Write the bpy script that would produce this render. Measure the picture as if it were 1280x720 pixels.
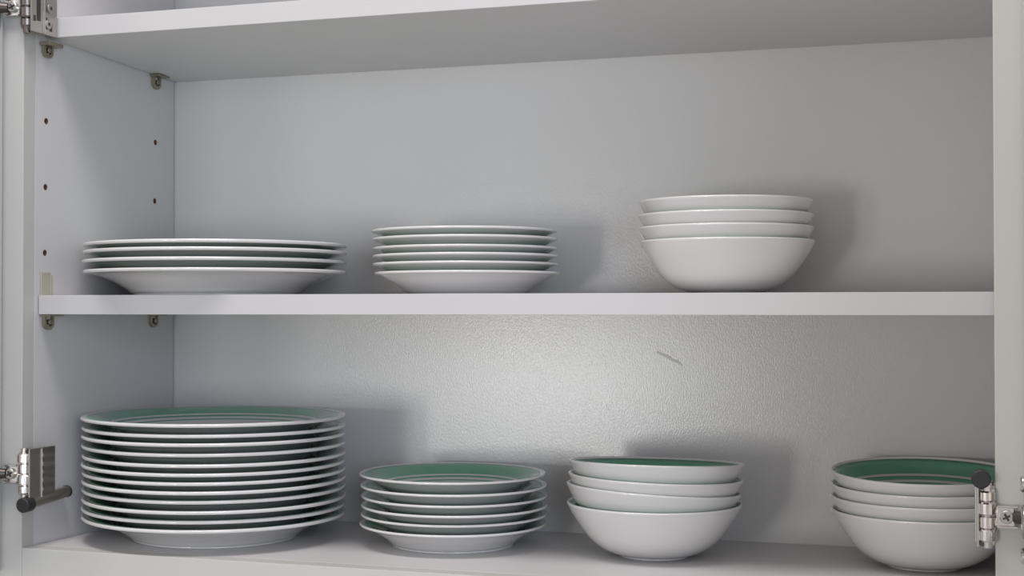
import bpy, bmesh, math, random
from mathutils import Matrix, Vector

random.seed(4)
for o in list(bpy.data.objects):
    bpy.data.objects.remove(o, do_unlink=True)
scene = bpy.context.scene
COL = scene.collection

# ---------------------------------------------------------------- units
# the cabinet was measured in units of "camera height above the lower board";
# S turns those into metres, EYE is the camera height above the kitchen floor
S = 0.23276
EYE = 1.68


def W(x, y, z):
    return Vector((x * S, y * S, z * S + EYE))


# ---------------------------------------------------------------- camera
psi = math.atan(605.07 / 1819.0)
pitch = math.atan(27.0 / 1819.0)
fwd = Vector((-math.sin(psi) * math.cos(pitch), math.cos(psi) * math.cos(pitch), math.sin(pitch)))
rgt = Vector((math.cos(psi), math.sin(psi), 0))
upv = rgt.cross(fwd)
cam_data = bpy.data.cameras.new('camera')
cam = bpy.data.objects.new('camera', cam_data)
COL.objects.link(cam)
m = Matrix((rgt, upv, -fwd)).transposed().to_4x4()
m.translation = W(0, 0, 0)
cam.matrix_world = m
cam_data.sensor_width = 36.0
cam_data.lens = 1819.0 / 1280.0 * 36.0
cam_data.shift_x = 40.0 / 1280.0
cam_data.clip_start = 0.02
scene.camera = cam

# ---------------------------------------------------------------- world, lights, exposure
world = bpy.data.worlds.new('room_light')
scene.world = world
world.use_nodes = True
bg = world.node_tree.nodes['Background']
bg.inputs[0].default_value = (1.0, 0.965, 0.95, 1)
bg.inputs[1].default_value = 0.49


def area(name, loc, target, sx, sy, power, color):
    l = bpy.data.lights.new(name, 'AREA')
    l.shape = 'RECTANGLE'
    l.size = sx
    l.size_y = sy
    l.energy = power
    l.color = color
    o = bpy.data.objects.new(name, l)
    COL.objects.link(o)
    o.location = loc
    o.rotation_euler = (Vector(target) - Vector(loc)).to_track_quat('-Z', 'Y').to_euler()
    return o


# window low on the left, behind the camera: throws the shadows on the back panel
area('window_daylight', W(-4.5, -5.7, -0.95), W(-1.2, 6.3, -0.4), 1.2 * S, 1.7 * S, 9.5, (0.98, 0.98, 0.95))
area('window_daylight', W(-6.2, -5.7, -0.85), W(-1.9, 6.3, -0.2), 0.8 * S, 1.8 * S, 5.5, (1.0, 0.95, 0.90))
# a large cool window to the right
area('side_window_daylight', W(4.6, -6.0, 0.9), W(-2.5, 6.0, 0.0), 4.0 * S, 5 * S, 24.0, (0.70, 0.82, 1.0))
# ceiling light in front of the cabinet
area('ceiling_light', W(-2.3, 3.2, 5.5), W(-2.0, 5.2, -0.5), 3.4 * S, 1.6 * S, 14.0, (1.0, 0.96, 0.95))

vs = scene.view_settings
vs.view_transform = 'Standard'
vs.look = 'None'
vs.gamma = 1
vs.exposure = 0.0
vs.use_curve_mapping = False


# ---------------------------------------------------------------- materials
def mat(name, color, rough=0.4, metal=0.0, coat=0.0, noise=0.0, nscale=40, bump=0.0, bscale=200,
        bstretch=(1, 1, 1), spec=0.5, rvar=0.0):
    mt = bpy.data.materials.new(name)
    mt.use_nodes = True
    nt = mt.node_tree
    b = nt.nodes['Principled BSDF']
    b.inputs['Base Color'].default_value = (*color, 1)
    b.inputs['Roughness'].default_value = rough
    b.inputs['Metallic'].default_value = metal
    b.inputs['Coat Weight'].default_value = coat
    b.inputs['Coat Roughness'].default_value = 0.12
    b.inputs['Specular IOR Level'].default_value = spec
    tc = nt.nodes.new('ShaderNodeTexCoord')
    if noise > 0:
        n = nt.nodes.new('ShaderNodeTexNoise')
        n.inputs['Scale'].default_value = nscale
        n.inputs['Detail'].default_value = 4
        r = nt.nodes.new('ShaderNodeMixRGB')
        r.inputs[1].default_value = (*[c * (1 - noise) for c in color], 1)
        r.inputs[2].default_value = (*[min(1, c * (1 + noise)) for c in color], 1)
        nt.links.new(tc.outputs['Object'], n.inputs['Vector'])
        nt.links.new(n.outputs[0], r.inputs[0])
        nt.links.new(r.outputs[0], b.inputs['Base Color'])
    if bump > 0:
        mp = nt.nodes.new('ShaderNodeMapping')
        mp.inputs['Scale'].default_value = bstretch
        n2 = nt.nodes.new('ShaderNodeTexNoise')
        n2.inputs['Scale'].default_value = bscale
        n2.inputs['Detail'].default_value = 3
        bp = nt.nodes.new('ShaderNodeBump')
        bp.inputs['Strength'].default_value = bump
        bp.inputs['Distance'].default_value = 0.0006
        nt.links.new(tc.outputs['Object'], mp.inputs[0])
        nt.links.new(mp.outputs[0], n2.inputs['Vector'])
        nt.links.new(n2.outputs[0], bp.inputs['Height'])
        nt.links.new(bp.outputs[0], b.inputs['Normal'])
        if rvar:
            mr = nt.nodes.new('ShaderNodeMapRange')
            mr.inputs['To Min'].default_value = rough - rvar
            mr.inputs['To Max'].default_value = rough + rvar
            nt.links.new(n2.outputs[0], mr.inputs['Value'])
            nt.links.new(mr.outputs[0], b.inputs['Roughness'])
    return mt


M = {
    'laminate': mat('white_laminate', (0.612, 0.60, 0.605), 0.42, noise=0.02, nscale=14, bump=0.10, bscale=260),
    'back': mat('satin_back_laminate', (0.615, 0.605, 0.60), 0.215, spec=0.5, noise=0.025, nscale=9, bump=0.24,
                bscale=700, bstretch=(1, 1, 0.5), rvar=0.05),
    'paint': mat('white_frame_paint', (0.535, 0.53, 0.515), 0.45, noise=0.02, nscale=8, bump=0.12, bscale=120,
                 bstretch=(1, 1, 0.15)),
    'shelf_edge': mat('white_shelf_edging', (0.54, 0.53, 0.535), 0.45, noise=0.015, nscale=20, bump=0.08, bscale=150,
                      bstretch=(0.15, 1, 1)),
    'core': mat('brown_particleboard', (0.15, 0.085, 0.055), 0.9, noise=0.3, nscale=900),
    'glaze': mat('white_porcelain_glaze', (0.665, 0.655, 0.65), 0.09, coat=0.3, noise=0.01, nscale=30),
    'green': mat('sea_green_glaze', (0.13, 0.37, 0.245), 0.12, coat=0.3, noise=0.06, nscale=60),
    'foot': mat('unglazed_foot', (0.52, 0.52, 0.51), 0.6),
    'nickel': mat('brushed_nickel', (0.50, 0.475, 0.44), 0.32, metal=1.0, noise=0.05, nscale=90),
    'chrome': mat('polished_chrome', (0.72, 0.68, 0.66), 0.16, metal=1.0, noise=0.04, nscale=150),
    'reflect_dark_chrome': mat('chrome_with_dark_reflection', (0.30, 0.265, 0.25), 0.24, metal=1.0, noise=0.05, nscale=150),  # upper hinge body: its dark reflection is put into the chrome colour
    'dark_metal': mat('dark_steel', (0.10, 0.085, 0.08), 0.4, metal=0.8),
    'rubber': mat('black_rubber', (0.022, 0.022, 0.024), 0.55, bump=0.3, bscale=900),
    'bronze': mat('tarnished_nickel_support', (0.36, 0.33, 0.25), 0.35, metal=0.9, noise=0.1, nscale=300),
    'clear': mat('yellowed_plastic_tab', (0.50, 0.47, 0.40), 0.35),
    'floor': mat('pale_floor_tile', (0.45, 0.42, 0.38), 0.5, noise=0.06, nscale=6),
    'wall': mat('painted_wall', (0.62, 0.60, 0.56), 0.8, noise=0.03, nscale=5, bump=0.2, bscale=80),
}


# ---------------------------------------------------------------- mesh helpers
def link_obj(name, me, material, parent=None, loc=None):
    o = bpy.data.objects.new(name, me)
    if material is not None:
        mats = material if isinstance(material, (list, tuple)) else [material]
        for q in mats:
            me.materials.append(q)
    COL.objects.link(o)
    if parent is not None:
        o.parent = parent
    if loc is not None:
        o.location = loc
    return o


def empty(name, loc):
    o = bpy.data.objects.new(name, None)
    o.empty_display_size = 0.03
    COL.objects.link(o)
    o.location = loc
    return o


def tag(o, label=None, category=None, group=None, kind=None):
    for k, v in (('label', label), ('category', category), ('group', group), ('kind', kind)):
        if v:
            o[k] = v
    return o


def finish(bm, name, smooth=False):
    bmesh.ops.recalc_face_normals(bm, faces=bm.faces)
    me = bpy.data.meshes.new(name)
    bm.to_mesh(me)
    bm.free()
    if smooth:
        for p in me.polygons:
            p.use_smooth = True
    return me


def add_hull(bm, corners, bevel=0.0, seg=2):
    """eight corners: bottom ring of four then top ring of four"""
    v = [bm.verts.new(c) for c in corners]
    fs = [(0, 3, 2, 1), (4, 5, 6, 7), (0, 1, 5, 4), (1, 2, 6, 5), (2, 3, 7, 6), (3, 0, 4, 7)]
    faces = [bm.faces.new([v[i] for i in f]) for f in fs]
    if bevel > 0:
        edges = list({e for f in faces for e in f.edges})
        bmesh.ops.bevel(bm, geom=edges, offset=bevel, segments=seg, profile=0.5, affect='EDGES')


def add_box(bm, x0, x1, y0, y1, z0, z1, bevel=0.0, seg=2):
    add_hull(bm, [(x0, y0, z0), (x1, y0, z0), (x1, y1, z0), (x0, y1, z0),
                  (x0, y0, z1), (x1, y0, z1), (x1, y1, z1), (x0, y1, z1)], bevel, seg)


def add_cyl(bm, p0, p1, r0, r1=None, seg=24, bevel=0.0):
    """capped cylinder/cone from p0 to p1 with an optional chamfer at both ends"""
    r1 = r0 if r1 is None else r1
    p0, p1 = Vector(p0), Vector(p1)
    d = (p1 - p0)
    L = d.length
    d.normalize()
    a = d.orthogonal().normalized()
    b = d.cross(a)
    prof = [(0, r0 - bevel), (bevel, r0), (L - bevel, r1), (L, r1 - bevel)] if bevel > 0 else [(0, r0), (L, r1)]
    rings = []
    for t, r in prof:
        c = p0 + d * t
        rings.append([bm.verts.new(c + (a * math.cos(2 * math.pi * k / seg) + b * math.sin(2 * math.pi * k / seg)) * r)
                      for k in range(seg)])
    for i in range(len(rings) - 1):
        for k in range(seg):
            bm.faces.new([rings[i][k], rings[i][(k + 1) % seg], rings[i + 1][(k + 1) % seg], rings[i + 1][k]])
    bm.faces.new(list(reversed(rings[0])))
    bm.faces.new(rings[-1])


def lathe(profile, seg=96, name='lathe'):
    """closed loop or open line of (r, z); points with r == 0 become poles"""
    bm = bmesh.new()
    rings = []
    for r, z in profile:
        if r < 1e-7:
            rings.append([bm.verts.new((0, 0, z))])
        else:
            rings.append([bm.verts.new((r * math.cos(2 * math.pi * k / seg), r * math.sin(2 * math.pi * k / seg), z))
                          for k in range(seg)])
    for i in range(len(rings) - 1):
        A, B = rings[i], rings[i + 1]
        for k in range(seg):
            j = (k + 1) % seg
            if len(A) == 1:
                bm.faces.new([A[0], B[k], B[j]])
            elif len(B) == 1:
                bm.faces.new([A[k], A[j], B[0]])
            else:
                bm.faces.new([A[k], A[j], B[j], B[k]])
    return finish(bm, name, True)


def interp(pts, n):
    """Catmull-Rom through (r, z) points, n samples per span"""
    out = []
    P = [pts[0]] + list(pts) + [pts[-1]]
    for i in range(1, len(P) - 2):
        for k in range(n):
            t = k / n
            q = []
            for c in (0, 1):
                p0, p1, p2, p3 = P[i - 1][c], P[i][c], P[i + 1][c], P[i + 2][c]
                q.append(0.5 * (2 * p1 + (p2 - p0) * t + (2 * p0 - 5 * p1 + 4 * p2 - p3) * t * t
                                + (3 * p1 - p0 - 3 * p2 + p3) * t ** 3))
            out.append(tuple(q))
    out.append(pts[-1])
    return out


def z_on(curve, r):
    for (r0, z0), (r1, z1) in zip(curve, curve[1:]):
        if min(r0, r1) - 1e-9 <= r <= max(r0, r1) + 1e-9 and abs(r1 - r0) > 1e-9:
            return z0 + (z1 - z0) * (r - r0) / (r1 - r0)
    return curve[-1][1]


# ---------------------------------------------------------------- the setting: kitchen wall behind the cabinet
YF, YB = 5.20, 6.335            # face of the frame, face of the back panel
ZT = 2.25                       # underside of the cabinet top
bm = bmesh.new()
a, b = W(-7.5, YB + 0.10, -5.5), W(5.0, YB + 0.75, 4.5)
add_box(bm, a.x, b.x, a.y, b.y, a.z, b.z)
tag(link_obj('wall_back', finish(bm, 'wall_back'), M['wall']), kind='structure',
    label='painted kitchen wall that carries the open cabinet')

bm = bmesh.new()
a, b = W(-7.5, -1.5, 0), W(5.0, YB + 0.75, 0)
add_box(bm, a.x, b.x, a.y, b.y, -0.06, 0.0)
tag(link_obj('floor', finish(bm, 'floor'), M['floor']), kind='structure', label='pale tiled kitchen floor far below the cabinet')

# ---------------------------------------------------------------- the cabinet carcass
cab = empty('kitchen_cabinet', W(-1.83, YB, -1.08))
tag(cab, 'white wall cabinet standing open, with face frame and concealed hinges', 'cabinet')
CL = cab.location


def part(name, bm, material, parent=None, smooth=False, label=None):
    """a part of the cabinet: mesh given in world coordinates, stored relative to the cabinet"""
    bmesh.ops.translate(bm, verts=bm.verts, vec=-CL)
    o = link_obj(name, finish(bm, name, smooth), material, parent or cab)
    if label:
        o['label'] = label
    return o


def ubox(bm, x0, x1, y0, y1, z0, z1, bevel=0.0):
    a, b = W(x0, y0, z0), W(x1, y1, z1)
    add_box(bm, a.x, b.x, a.y, b.y, a.z, b.z, bevel)


XL, XR = -3.757, 0.097          # inner edges of the two stiles
XLB = -3.697                    # the left side panel runs slightly inwards towards the back
XRW = 0.222                     # inner face of the right side panel
YP = 5.281                      # front of the side panels = back of the frame

# back panel with a scratch
bm = bmesh.new()
ubox(bm, -3.90, 0.30, YB, YB + 0.09, -1.08, ZT + 0.08)
back = part('back_panel', bm, M['back'])
bm = bmesh.new()
c0 = W(-1.232, YB, -0.213)
rr = random.Random(3)
pts = [(-0.052, 0.026), (-0.03, 0.016), (-0.008, 0.008), (0.018, -0.010), (0.040, -0.016), (0.058, -0.030)]
for i in range(len(pts) - 1):
    (xa, za), (xb, zb) = pts[i], pts[i + 1]
    w = 0.0045 + 0.003 * (1 - abs(i - 2) / 2.5)
    q = lambda x, y, z: c0 + Vector((x * S, y * S, z * S))
    add_hull(bm, [q(xa, -0.0005, za - w), q(xb, -0.0005, zb - w), q(xb, 0.001, zb - w), q(xa, 0.001, za - w),
                  q(xa, -0.0022, za + w), q(xb, -0.0018, zb + w), q(xb, 0.001, zb + w), q(xa, 0.001, za + w)])
bmesh.ops.translate(bm, verts=bm.verts, vec=Vector((0, -0.0001, 0)))
s = part('scratch', bm, M['laminate'], back, label='short raised diagonal scratch in the back panel')

# left side panel with drilled peg holes
def xwall(y):
    return XL + 0.002 + (XLB - XL - 0.002) * (y - YP) / (YB - YP)


bm = bmesh.new()
T = 0.075
cs = []
for z in (-1.08, ZT + 0.08):
    cs += [W(xwall(YP) - T, YP, z), W(xwall(YP), YP, z), W(xwall(YB - 0.006), YB - 0.010, z), W(xwall(YP) - T, YB - 0.010, z)]
add_hull(bm, cs)
side_mesh = finish(bm, 'side_panel')
side_tmp = link_obj('side_panel', side_mesh, [M['laminate'], M['core']])
PEG = [(5.352, 0.812), (5.349, 0.527), (5.347, 0.244), (6.170, 0.808), (6.166, 0.524)]
PEG_R = 0.0140
bmc = bmesh.new()
for y, z in PEG:
    p = W(xwall(y), y, z)
    add_cyl(bmc, p - Vector((0.010, 0, 0)), p + Vector((0.003, 0, 0)), PEG_R * S, seg=20)
cut = link_obj('cutter', finish(bmc, 'cutter'), [M['core']])
md = side_tmp.modifiers.new('holes', 'BOOLEAN')
md.operation = 'DIFFERENCE'
md.object = cut
md.solver = 'EXACT'
bpy.context.view_layer.update()
dg = bpy.context.evaluated_depsgraph_get()
me2 = bpy.data.meshes.new_from_object(side_tmp.evaluated_get(dg))
side_tmp.modifiers.clear()
side_tmp.data = me2
bpy.data.objects.remove(cut, do_unlink=True)
me2.transform(Matrix.Translation(-CL))
side_tmp.parent = cab
me2.materials.clear()
me2.materials.append(M['laminate'])
for y, z in PEG:                                   # brown linings of the drilled holes
    bm = bmesh.new()
    p = W(xwall(y), y, z)
    R0, R1, D = PEG_R * S * 0.995, PEG_R * S * 0.86, 0.0096
    prof = [(0, -D), (R0, -D), (R0, -0.0001), (R1, -0.0001), (R1, -D + 0.0012), (0, -D + 0.0012)]
    rings = []
    for r, h in prof:
        rings.append([bm.verts.new(p + Vector((h, max(r, 1e-5) * math.cos(t * math.pi / 8), max(r, 1e-5) * math.sin(t * math.pi / 8))))
                      for t in range(16)])
    for i in range(len(rings) - 1):
        for k in range(16):
            bm.faces.new([rings[i][k], rings[i][(k + 1) % 16], rings[i + 1][(k + 1) % 16], rings[i + 1][k]])
    part('peg_hole', bm, M['core'], side_tmp)

# right side panel, bottom, top
bm = bmesh.new()
ubox(bm, XRW, XRW + 0.075, YP, YB - 0.006, -1.08, ZT + 0.08)
part('side_panel', bm, M['laminate'])
bm = bmesh.new()
cs = []
for z in (-1.075, -1.0):
    cs += [W(xwall(YP) + 0.009, YP + 0.001, z), W(XRW - 0.002, YP + 0.001, z), W(XRW - 0.002, YB - 0.002, z), W(xwall(YB) + 0.009, YB - 0.002, z)]
add_hull(bm, cs, 0.0003, 1)
part('bottom_panel', bm, M['laminate'])
bm = bmesh.new()
cs = []
for z in (ZT, ZT + 0.08):
    cs += [W(xwall(YP) + 0.004, YP + 0.001, z), W(XRW - 0.002, YP + 0.001, z), W(XRW - 0.002, YB - 0.002, z), W(xwall(YB) + 0.004, YB - 0.002, z)]
add_hull(bm, cs)
part('top_panel', bm, M['laminate'])

# face frame: two stiles, two rails
bm = bmesh.new()
ubox(bm, XL - 0.17, XL, YF, YP - 0.0005, -1.17, ZT + 0.16, 0.0007)
part('stile', bm, M['paint'])
bm = bmesh.new()
ubox(bm, XR, XR + 0.22, YF, YP - 0.0005, -1.17, ZT + 0.16, 0.0007)
part('stile', bm, M['paint'])
bm = bmesh.new()
ubox(bm, XL + 0.0005, XR - 0.0005, YF + 0.001, YP - 0.0005, -1.17, -1.0, 0.0006)
part('bottom_rail', bm, M['paint'])
bm = bmesh.new()
ubox(bm, XL + 0.0005, XR - 0.0005, YF + 0.001, YP - 0.0005, ZT - 0.02, ZT + 0.16, 0.0006)
part('top_rail', bm, M['paint'])

# doors, opened square to the frame (only their edges reach into the picture)
DW = 1.85
for sgn, xe in ((-1, XL), (1, XR)):
    bm = bmesh.new()
    x0, x1 = sorted((xe + sgn * 0.094, xe + sgn * 0.094 + sgn * 0.082))
    y0, y1 = YF - 0.012 - DW, YF - 0.012
    z0, z1 = -1.10, ZT + 0.09
    ubox(bm, x0, x1, y0, y0 + 0.25, z0, z1, 0.0008)
    ubox(bm, x0, x1, y1 - 0.25, y1, z0, z1, 0.0008)
    ubox(bm, x0, x1, y0 + 0.25, y1 - 0.25, z0, z0 + 0.25, 0.0008)
    ubox(bm, x0, x1, y0 + 0.25, y1 - 0.25, z1 - 0.25, z1, 0.0008)
    d = part('door', bm, M['paint'])
    bm = bmesh.new()
    ubox(bm, x0 + 0.022, x1 - 0.022, y0 + 0.249, y1 - 0.249, z0 + 0.249, z1 - 0.249)
    part('centre_panel', bm, M['paint'], d)


# hinges: compact face-frame hinges; a = into the opening, b = back, c = up
def hinge(side, zc, flip, label):
    xi = XL if side == 'left' else XR
    sg = 1 if side == 'left' else -1

    def H(a_, b_, c_):
        return W(xi + sg * a_, YF + b_, zc + flip * c_)

    def hbox(bm, a0, a1, b0, b1, c0, c1, bev=0.0):
        p, q = H(a0, b0, c0), H(a1, b1, c1)
        add_box(bm, min(p.x, q.x), max(p.x, q.x), min(p.y, q.y), max(p.y, q.y), min(p.z, q.z), max(p.z, q.z), bev)

    root_bm = bmesh.new()                            # body: chrome wrap around the stile edge
    hbox(root_bm, 0.001, 0.050, -0.022, 0.030, -0.092, 0.092, 0.0012)
    for cc, rad, hh in ((-0.066, 0.027, 0.018), (-0.024, 0.031, 0.022), (0.022, 0.0275, 0.022), (0.066, 0.031, 0.020)):
        add_cyl(root_bm, H(0.026, -0.014, cc - hh), H(0.026, -0.014, cc + hh), rad * S, seg=20, bevel=0.0012)
    add_cyl(root_bm, H(0.026, -0.016, -0.112), H(0.026, -0.016, 0.108), 0.015 * S, seg=14, bevel=0.0006)
    h = part('hinge', root_bm, M['reflect_dark_chrome' if label.startswith('upper') else 'chrome'], None, label=label)
    bm = bmesh.new()                                 # base plate beside the stile
    hbox(bm, 0.052, 0.060, -0.030, 0.150, -0.105, 0.105, 0.0005)
    hbox(bm, 0.002, 0.0535, -0.005, 0.002, -0.100, 0.100, 0.0004)
    hbox(bm, 0.002, 0.052, 0.142, 0.150, -0.10, 0.10, 0.0004)
    part('mounting_plate', bm, M['nickel'], h)
    bm = bmesh.new()                                 # raised bend along the plate
    hbox(bm, 0.059, 0.066, 0.050, 0.062, -0.102, 0.102, 0.0007)
    part('plate_ridge', bm, M['chrome'], h)
    bm = bmesh.new()                                 # arm lying across the stile face
    hbox(bm, -0.062, 0.000, -0.026, -0.004, -0.036, 0.036, 0.0012)
    hbox(bm, -0.070, -0.004, -0.034, -0.020, 0.030, 0.038, 0.0006)
    hbox(bm, -0.070, -0.004, -0.034, -0.020, -0.038, -0.030, 0.0006)
    part('arm', bm, M['chrome'], h)
    bm = bmesh.new()                                 # adjusting screw
    add_cyl(bm, H(-0.034, -0.038, 0), H(-0.034, -0.02, 0), 0.022 * S, seg=24, bevel=0.0005)
    part('screw', bm, M['nickel'], h)
    bm = bmesh.new()
    for ang in (0.5, 0.5 + math.pi / 2):
        dx, dz = math.cos(ang) * 0.013, math.sin(ang) * 0.013
        p, q = H(-0.034 - dx, -0.040, -dz), H(-0.034 + dx, -0.040, dz)
        add_cyl(bm, p, q, 0.0035 * S, seg=8)
    part('screw_slot', bm, M['dark_metal'], h)
    bm = bmesh.new()                                 # link that dives into the door
    add_cyl(bm, H(-0.060, -0.026, 0), H(-0.0935, -0.045, 0), 0.020 * S, 0.024 * S, seg=20, bevel=0.0006)
    part('link', bm, M['dark_metal'], h)
    bm = bmesh.new()                                 # cup flange screwed on the door
    hbox(bm, -0.0935, -0.088, -0.215, -0.035, -0.085, 0.085, 0.0005)
    add_cyl(bm, H(-0.088, -0.125, 0.0), H(-0.078, -0.125, 0.0), 0.055 * S, seg=28, bevel=0.0008)
    part('cup_flange', bm, M['nickel'], h)
    for cc in (-0.118, 0.118):
        bm = bmesh.new()
        add_cyl(bm, H(-0.0935, -0.085, cc), H(-0.076, -0.085, cc), 0.027 * S, seg=20, bevel=0.0010)
        part('screw', bm, M['chrome'], h)
    if label.startswith('upper'):
        bm = bmesh.new()                             # cut-outs and rivets of the upper plate
        for bb, c0_, c1_, w_ in ((0.018, -0.055, 0.045, 0.012), (0.060, -0.010, 0.060, 0.010), (0.030, 0.050, 0.072, 0.030),
                                 (0.070, -0.078, -0.030, 0.008), (0.105, -0.085, -0.050, 0.008), (-0.010, 0.030, 0.060, 0.006),
                                 (-0.010, -0.060, -0.035, 0.006)):
            hbox(bm, 0.0595, 0.0625, bb - w_, bb + w_, c0_, c1_, 0.0003)
        part('cut_out', bm, M['dark_metal'], h)
        for bb, cc in ((0.095, 0.012), (0.082, -0.058)):
            bm = bmesh.new()
            add_cyl(bm, H(0.060, bb, cc), H(0.068, bb, cc), 0.021 * S, seg=20, bevel=0.0005)
            part('rivet', bm, M['nickel'], h)
            bm = bmesh.new()
            add_cyl(bm, H(0.067, bb, cc), H(0.0690, bb, cc), 0.008 * S, seg=12)
            part('screw_slot', bm, M['dark_metal'], h)
    else:
        bm = bmesh.new()                             # damper: metal barrel with black rubber nose
        add_cyl(bm, H(0.046, -0.010, -0.124), H(0.046, 0.250, -0.104), 0.024 * S, seg=24, bevel=0.0006)
        part('damper', bm, M['nickel'], h)
        bm = bmesh.new()
        add_cyl(bm, H(0.046, -0.062, -0.126), H(0.046, -0.004, -0.124), 0.031 * S, seg=28, bevel=0.0010)
        part('damper_cap', bm, M['rubber'], h, label='black rubber damper cap')
        bm = bmesh.new()
        add_cyl(bm, H(0.046, 0.248, -0.104), H(0.046, 0.262, -0.103), 0.026 * S, seg=24, bevel=0.0005)
        part('damper_tip', bm, M['rubber'], h, label='dark rear end of the damper')
    for b_ in ((-0.056, 0.094), (-0.056, -0.094)):
        bm = bmesh.new()
        add_cyl(bm, H(0.044, -0.026, b_[1]), H(0.044, -0.015, b_[1]), 0.008 * S, seg=12)
        part('rivet', bm, M['dark_metal'], h)
    return h


hinge('left', -0.687, 1, 'lower left hinge with damper barrel below its plate')
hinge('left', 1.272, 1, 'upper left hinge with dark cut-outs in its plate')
hinge('right', -0.692, -1, 'lower right hinge with round black damper cap on top')

# ---------------------------------------------------------------- loose shelves
YS0, YS1 = 5.300, YB - 0.004


def shelf(name, z_front, z_back, th, label, YS0=YS0):
    bm = bmesh.new()
    cs = []
    for t in (0, th):
        cs += [W(xwall(YS0) + 0.006, YS0 + 0.008, z_front + t), W(XRW - 0.004, YS0 + 0.008, z_front + t),
               W(XRW - 0.004, YS1, z_back + t), W(xwall(YS1) + 0.006, YS1, z_back + t)]
    org = W(-1.83, 5.82, z_front)
    add_hull(bm, [c - org for c in cs], 0.0002, 1)
    me = finish(bm, name)
    o = link_obj(name, me, M['laminate'], None, org)
    bm = bmesh.new()
    cs = []
    for t in (0, th):
        cs += [W(xwall(YS0) + 0.006, YS0, z_front + t), W(XRW - 0.004, YS0, z_front + t),
               W(XRW - 0.004, YS0 + 0.0082, z_front + t), W(xwall(YS0) + 0.006, YS0 + 0.0082, z_front + t)]
    add_hull(bm, [c - org for c in cs], 0.0004, 2)
    link_obj('edge_band', finish(bm, 'edge_band'), M['shelf_edge'], o)
    return tag(o, label, 'shelf', 'loose shelves of the cabinet')


shelf('shelf', -0.0205, -0.0205, 0.082, 'middle white shelf carrying the three upper stacks of dishes')
shelf('shelf', 1.1720, 1.1230, 0.084, 'uppermost empty white shelf, its underside in view above the dishes', 5.358)


# shelf supports: pin, bent plate with a slotted tongue, ledge under the shelf
def support(y, z, label, tab=False, thick=0.0085):
    x = xwall(y)
    root = empty('shelf_support', W(x, y, z))
    q = lambda a_, b_, c_: Vector((a_ * S, b_ * S, c_ * S))
    bm = bmesh.new()                                  # ledge
    p, r = q(0.001, -0.050, -thick), q(0.052, 0.050, -0.0015)
    add_box(bm, p.x, r.x, p.y, r.y, p.z, r.z, 0.0003)
    link_obj('ledge', finish(bm, 'ledge'), M['bronze'], root)
    bm = bmesh.new()                                  # tongue with rounded end, a U of metal
    n = 14
    outer, inner = [], []
    for i in range(n + 1):
        t = math.pi + math.pi * i / n
        outer.append((math.cos(t) * 0.034, -0.040 + math.sin(t) * 0.026))
        inner.append((math.cos(t) * 0.021, -0.038 + math.sin(t) * 0.014))
    outer = [(-0.034, -0.004)] + outer + [(0.034, -0.004)]
    inner = [(-0.021, -0.004)] + inner + [(0.021, -0.004)]
    fr = [[bm.verts.new(q(a_, y_, z_)) for (y_, z_) in lst] for a_ in (0.014, 0.001) for lst in (outer, inner)]
    fo, fi, bo, bi = fr
    for i in range(len(outer) - 1):
        bm.faces.new([fo[i], fo[i + 1], fi[i + 1], fi[i]])
        bm.faces.new([bo[i + 1], bo[i], bi[i], bi[i + 1]])
        bm.faces.new([fo[i + 1], fo[i], bo[i], bo[i + 1]])
        bm.faces.new([fi[i], fi[i + 1], bi[i + 1], bi[i]])
    link_obj('tongue', finish(bm, 'tongue'), M['bronze'], root)
    bm = bmesh.new()
    add_cyl(bm, q(0.0005, 0, -0.033), q(0.019, 0, -0.033), 0.012 * S, seg=16, bevel=0.0004)
    link_obj('pin', finish(bm, 'pin', False), M['bronze'], root)
    if tab:
        bm = bmesh.new()                              # plastic tab standing above the shelf
        for (y0, z0, y1, z1, a1) in ((-0.048, 0.0, -0.030, 0.182, 0.0045), (0.022, 0.0, 0.036, 0.170, 0.0045), (-0.030, 0.172, 0.022, 0.182, 0.0045)):
            p, r = q(0.0005, y0, z0), q(a1, y1, z1)
            add_box(bm, p.x, r.x, p.y, r.y, p.z, r.z, 0.0003)
        p, r = q(0.0004, -0.030, 0.0), q(0.003, 0.022, 0.172)
        add_box(bm, p.x, r.x, p.y, r.y, p.z, r.z)
        link_obj('retaining_tab', finish(bm, 'retaining_tab'), M['clear'], root)
    return tag(root, label, 'shelf support', 'metal shelf supports on the left side panel')


def ztop(y):
    return 1.1720 + (1.1230 - 1.1720) * (y - 5.358) / (YS1 - 5.358)


support(5.350, 1.150, 'front metal support under the left end of the uppermost shelf', thick=0.018)
support(6.165, ztop(6.165) - 0.001, 'rear metal support under the left end of the uppermost shelf')
support(5.362, -0.0205, 'front metal support of the middle shelf with a tab standing above it', True)
support(6.150, -0.0205, 'rear metal support under the middle shelf, next to the corner seam')


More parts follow.
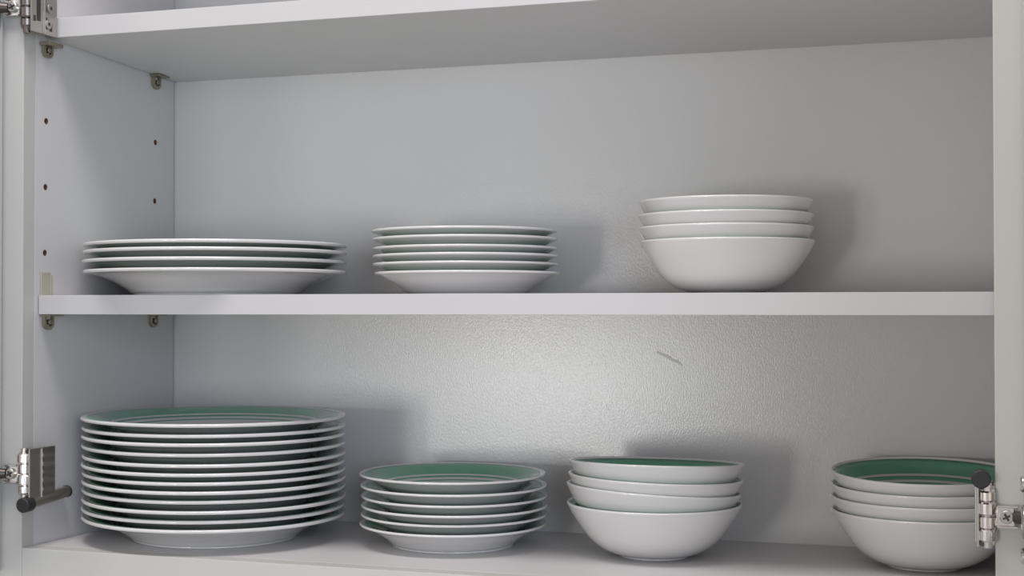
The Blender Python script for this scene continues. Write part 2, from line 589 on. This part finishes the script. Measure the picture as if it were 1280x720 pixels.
# ---------------------------------------------------------------- dishes
def make_dish(kind, R, h, under, upper, bands, foot, thing_name):
    """under / upper: (r/R, z/h) lines of the outside and inside; bands: (r0, r1) painted green"""
    R_, h_ = R * S, h * S
    un = interp([(a_ * R_, b_ * h_) for a_, b_ in under], 5)            # centre -> rim, outside
    up = interp([(a_ * R_, b_ * h_) for a_, b_ in upper], 5)            # centre -> rim, inside
    e0, e1 = un[-1], up[-1]
    c = ((e0[0] + e1[0]) / 2, (e0[1] + e1[1]) / 2)
    rad = math.hypot(e1[0] - e0[0], e1[1] - e0[1]) / 2
    a0 = math.atan2(e0[1] - c[1], e0[0] - c[0])
    lip = [(c[0] + rad * 1.0 * math.cos(a0 + math.pi * k / 6), c[1] + rad * math.sin(a0 + math.pi * k / 6)) for k in range(1, 6)]
    prof = [(0, un[0][1])] + [p for p in un if p[0] > 1e-6] + lip + [p for p in reversed(up) if p[0] > 1e-6] + [(0, up[0][1])]
    me = lathe(prof, 112, thing_name)
    me.materials.append(M['glaze'])
    parts = []
    lift = 0.00012
    for nm, r0, r1 in bands:
        n = max(2, int((r1 - r0) * 40))
        rs = [(r0 + (r1 - r0) * k / n) * R_ for k in range(n + 1)]
        top = [(r, z_on(up, r) + lift) for r in rs]
        bot = [(r, z_on(up, r) - 0.0002) for r in reversed(rs)]
        mb = lathe(top + bot + [top[0]], 112, nm)
        mb.materials.append(M['green'])
        parts.append((nm, mb, 'sea green painted ring'))
    f0, f1, fh = foot
    zf = 0.0012
    mf = lathe([(f0 * R_, zf + fh), (f0 * R_, 0.0004), (f0 * R_ + 0.0005, 0), (f1 * R_ - 0.0005, 0), (f1 * R_, 0.0004),
                (f1 * R_, zf + fh), (f0 * R_, zf + fh)], 96, 'foot_ring')
    mf.materials.append(M['glaze'])
    parts.append(('foot_ring', mf, None))
    return me, parts


plate_under = [(0.0, 0.065), (0.45, 0.065), (0.585, 0.065), (0.635, 0.09), (0.69, 0.29), (0.76, 0.50), (0.84, 0.69), (0.92, 0.815), (0.99, 0.865)]
plate_upper = [(0.0, 0.25), (0.45, 0.25), (0.60, 0.25), (0.64, 0.26), (0.675, 0.38), (0.72, 0.53), (0.79, 0.735), (0.86, 0.875), (0.93, 0.965), (0.985, 1.0)]
plate_bands = [('green_band', 0.795, 0.955), ('green_line', 0.752, 0.772), ('green_line', 0.712, 0.724)]
small_under = [(0.0, 0.08), (0.45, 0.08), (0.60, 0.08), (0.655, 0.12), (0.71, 0.30), (0.78, 0.50), (0.86, 0.70), (0.93, 0.83), (0.99, 0.91)]
small_upper = [(0.0, 0.28), (0.45, 0.28), (0.60, 0.26), (0.65, 0.28), (0.68, 0.38), (0.72, 0.51), (0.79, 0.70), (0.86, 0.86), (0.93, 0.96), (0.975, 1.0)]
small_bands = [('green_band', 0.745, 0.938), ('green_line', 0.70, 0.722), ('green_line', 0.66, 0.672)]
bowl_under = [(0.0, 0.03), (0.30, 0.03), (0.40, 0.035), (0.46, 0.055), (0.55, 0.11), (0.66, 0.225), (0.76, 0.385), (0.85, 0.585), (0.93, 0.79), (0.985, 0.97)]
bowl_upper = [(0.0, 0.16), (0.30, 0.165), (0.40, 0.175), (0.50, 0.215), (0.60, 0.30), (0.70, 0.405), (0.80, 0.58), (0.88, 0.755), (0.955, 0.985)]
bowl_bands = [('green_band', 0.86, 0.948), ('green_line', 0.812, 0.842), ('green_line', 0.775, 0.79)]

KINDS = {
    'dinner_plate': dict(args=(0.575, 0.110, plate_under, plate_upper, plate_bands, (0.575, 0.625, 0.0006))),
    'side_plate': dict(args=(0.400, 0.097, small_under, small_upper, small_bands, (0.60, 0.645, 0.0006))),
    'cereal_bowl': dict(args=(0.360, 0.218, bowl_under, bowl_upper, bowl_bands, (0.345, 0.395, 0.0006))),
}
for k, v in KINDS.items():
    v['mesh'], v['parts'] = make_dish(k, *v['args'], k)
    v['h'] = v['args'][1]


def place(kind, x, y, rim_z, tx, ty, base_z, label, cat, group, idx):
    v = KINDS[kind]
    h = v['h']
    z = base_z if base_z is not None else rim_z - h
    o = bpy.data.objects.new(kind, v['mesh'])
    COL.objects.link(o)
    rx, ry = math.atan(ty), -math.atan(tx)
    o.rotation_euler = (rx, ry, 0)
    off = o.rotation_euler.to_matrix() @ Vector((0, 0, h))
    o.location = W(x - off.x, y - off.y, (z + h) - off.z)
    for nm, me, lb in v['parts']:
        c = bpy.data.objects.new(nm, me)
        COL.objects.link(c)
        c.parent = o
        if lb:
            c['label'] = lb
    return tag(o, label, cat, group)


DINNER_LOW = [(-3.1449, 5.750, -0.889), (-3.1493, 5.756, -0.853), (-3.1404, 5.745, -0.813), (-3.1449, 5.753, -0.772),
              (-3.1401, 5.744, -0.734), (-3.1457, 5.754, -0.698), (-3.1476, 5.750, -0.662), (-3.1427, 5.750, -0.625),
              (-3.1472, 5.753, -0.582), (-3.1432, 5.745, -0.540), (-3.1467, 5.753, -0.505), (-3.1459, 5.744, -0.462)]
DINNER_UP = [(-3.143, 5.752, 0.175), (-3.149, 5.755, 0.216), (-3.143, 5.750, 0.256), (-3.145, 5.755, 0.288)]
SMALL_LOW = [(-2.0728, 5.866, -0.900), (-2.0695, 5.872, -0.863), (-2.0633, 5.861, -0.824), (-2.0667, 5.869, -0.785),
             (-2.0671, 5.860, -0.740), (-2.0766, 5.870, -0.693)]
SMALL_UP = [(-2.0199, 5.900, 0.154), (-2.0290, 5.902, 0.197), (-2.0262, 5.900, 0.2315), (-2.0275, 5.902, 0.264),
            (-2.0260, 5.894, 0.303), (-2.0340, 5.904, 0.338)]
BOWL_MID = [(-1.2023, 5.860, -0.782, 0, 0), (-1.2042, 5.862, -0.724, -0.050, -0.045), (-1.1961, 5.860, -0.674, -0.03, -0.025),
            (-1.1935, 5.861, -0.617, -0.005, -0.055)]
BOWL_RIGHT = [(-0.1520, 5.950, -0.784, 0, 0), (-0.1534, 5.950, -0.729, 0, 0.008), (-0.1537, 5.950, -0.681, 0, 0.022),
              (-0.1537, 5.950, -0.626, 0, 0.050)]
BOWL_UP = [(-0.9195, 5.950, 0.284, 0, 0), (-0.9236, 5.952, 0.335, 0, 0), (-0.9234, 5.948, 0.386, 0, 0), (-0.9228, 5.951, 0.442, 0, 0)]

ORD = ['bottom', 'second', 'third', 'fourth', 'fifth', 'sixth', 'seventh', 'eighth', 'ninth', 'tenth', 'eleventh', 'twelfth']


def stack(kind, rows, floor_z, cat, group, stack_name, first, last, middle):
    n = len(rows)
    for i, r in enumerate(rows):
        x, y, rz = r[:3]
        tx, ty = (r[3], r[4]) if len(r) > 3 else (0, 0)
        if i == 0:
            lb = first
        elif i == n - 1:
            lb = last
        else:
            lb = middle % ORD[i]
        place(kind, x, y, rz, tx, ty, floor_z if i == 0 else None, lb, cat, group, i)


SHZ = 0.0615 + 0.0003
stack('dinner_plate', DINNER_LOW, -0.9997, 'plate', 'dinner plates in the tall lower left stack', '',
      'lowest dinner plate of the tall lower left stack, resting on the cabinet bottom',
      'topmost dinner plate of the tall lower left stack, green ring showing on its upper face',
      'white rimmed dinner plate, %s from the bottom of the tall lower left stack')
stack('dinner_plate', DINNER_UP, SHZ, 'plate', 'dinner plates on the middle shelf', '',
      'lowest wide dinner plate on the middle shelf, its sloping white underside visible',
      'topmost wide dinner plate of the four on the middle shelf at left',
      'wide dinner plate, %s from the bottom of the stack of four on the middle shelf')
stack('side_plate', SMALL_LOW, -0.9997, 'plate', 'side plates in the lower stack', '',
      'lowest small plate of the lower stack, on the cabinet bottom beside the bowls',
      'topmost small plate of the lower stack, broad green ring visible inside its rim',
      'small white rimmed plate, %s from the bottom of the lower small stack')
stack('side_plate', SMALL_UP, SHZ, 'plate', 'side plates on the middle shelf', '',
      'lowest small plate on the middle shelf, resting on the shelf with white underside visible',
      'topmost small plate of the six stacked in the centre of the middle shelf',
      'small plate, %s from the bottom of the stack in the centre of the middle shelf')
stack('cereal_bowl', BOWL_MID, -0.9997, 'bowl', 'bowls in the lower middle stack', '',
      'lowest white bowl of the lower middle stack, whole rounded side visible, next to small plates',
      'topmost bowl of the lower middle stack, tipped back with a sliver of green inside',
      'slightly tilted white bowl, %s from the bottom of the lower middle stack')
stack('cereal_bowl', BOWL_RIGHT, -0.9997, 'bowl', 'bowls in the lower right stack', '',
      'lowest white bowl of the lower right stack, its rounded side beside the right frame',
      'topmost bowl of the lower right stack, wide green ring inside, behind the right hinge',
      'white bowl, %s from the bottom of the lower right stack behind the hinge')
stack('cereal_bowl', BOWL_UP, SHZ, 'bowl', 'bowls on the middle shelf', '',
      'lowest white bowl on the middle shelf, whole rounded side and small highlight visible',
      'topmost white bowl of the four stacked on the middle shelf',
      'white bowl, %s from the bottom of the stack on the middle shelf')
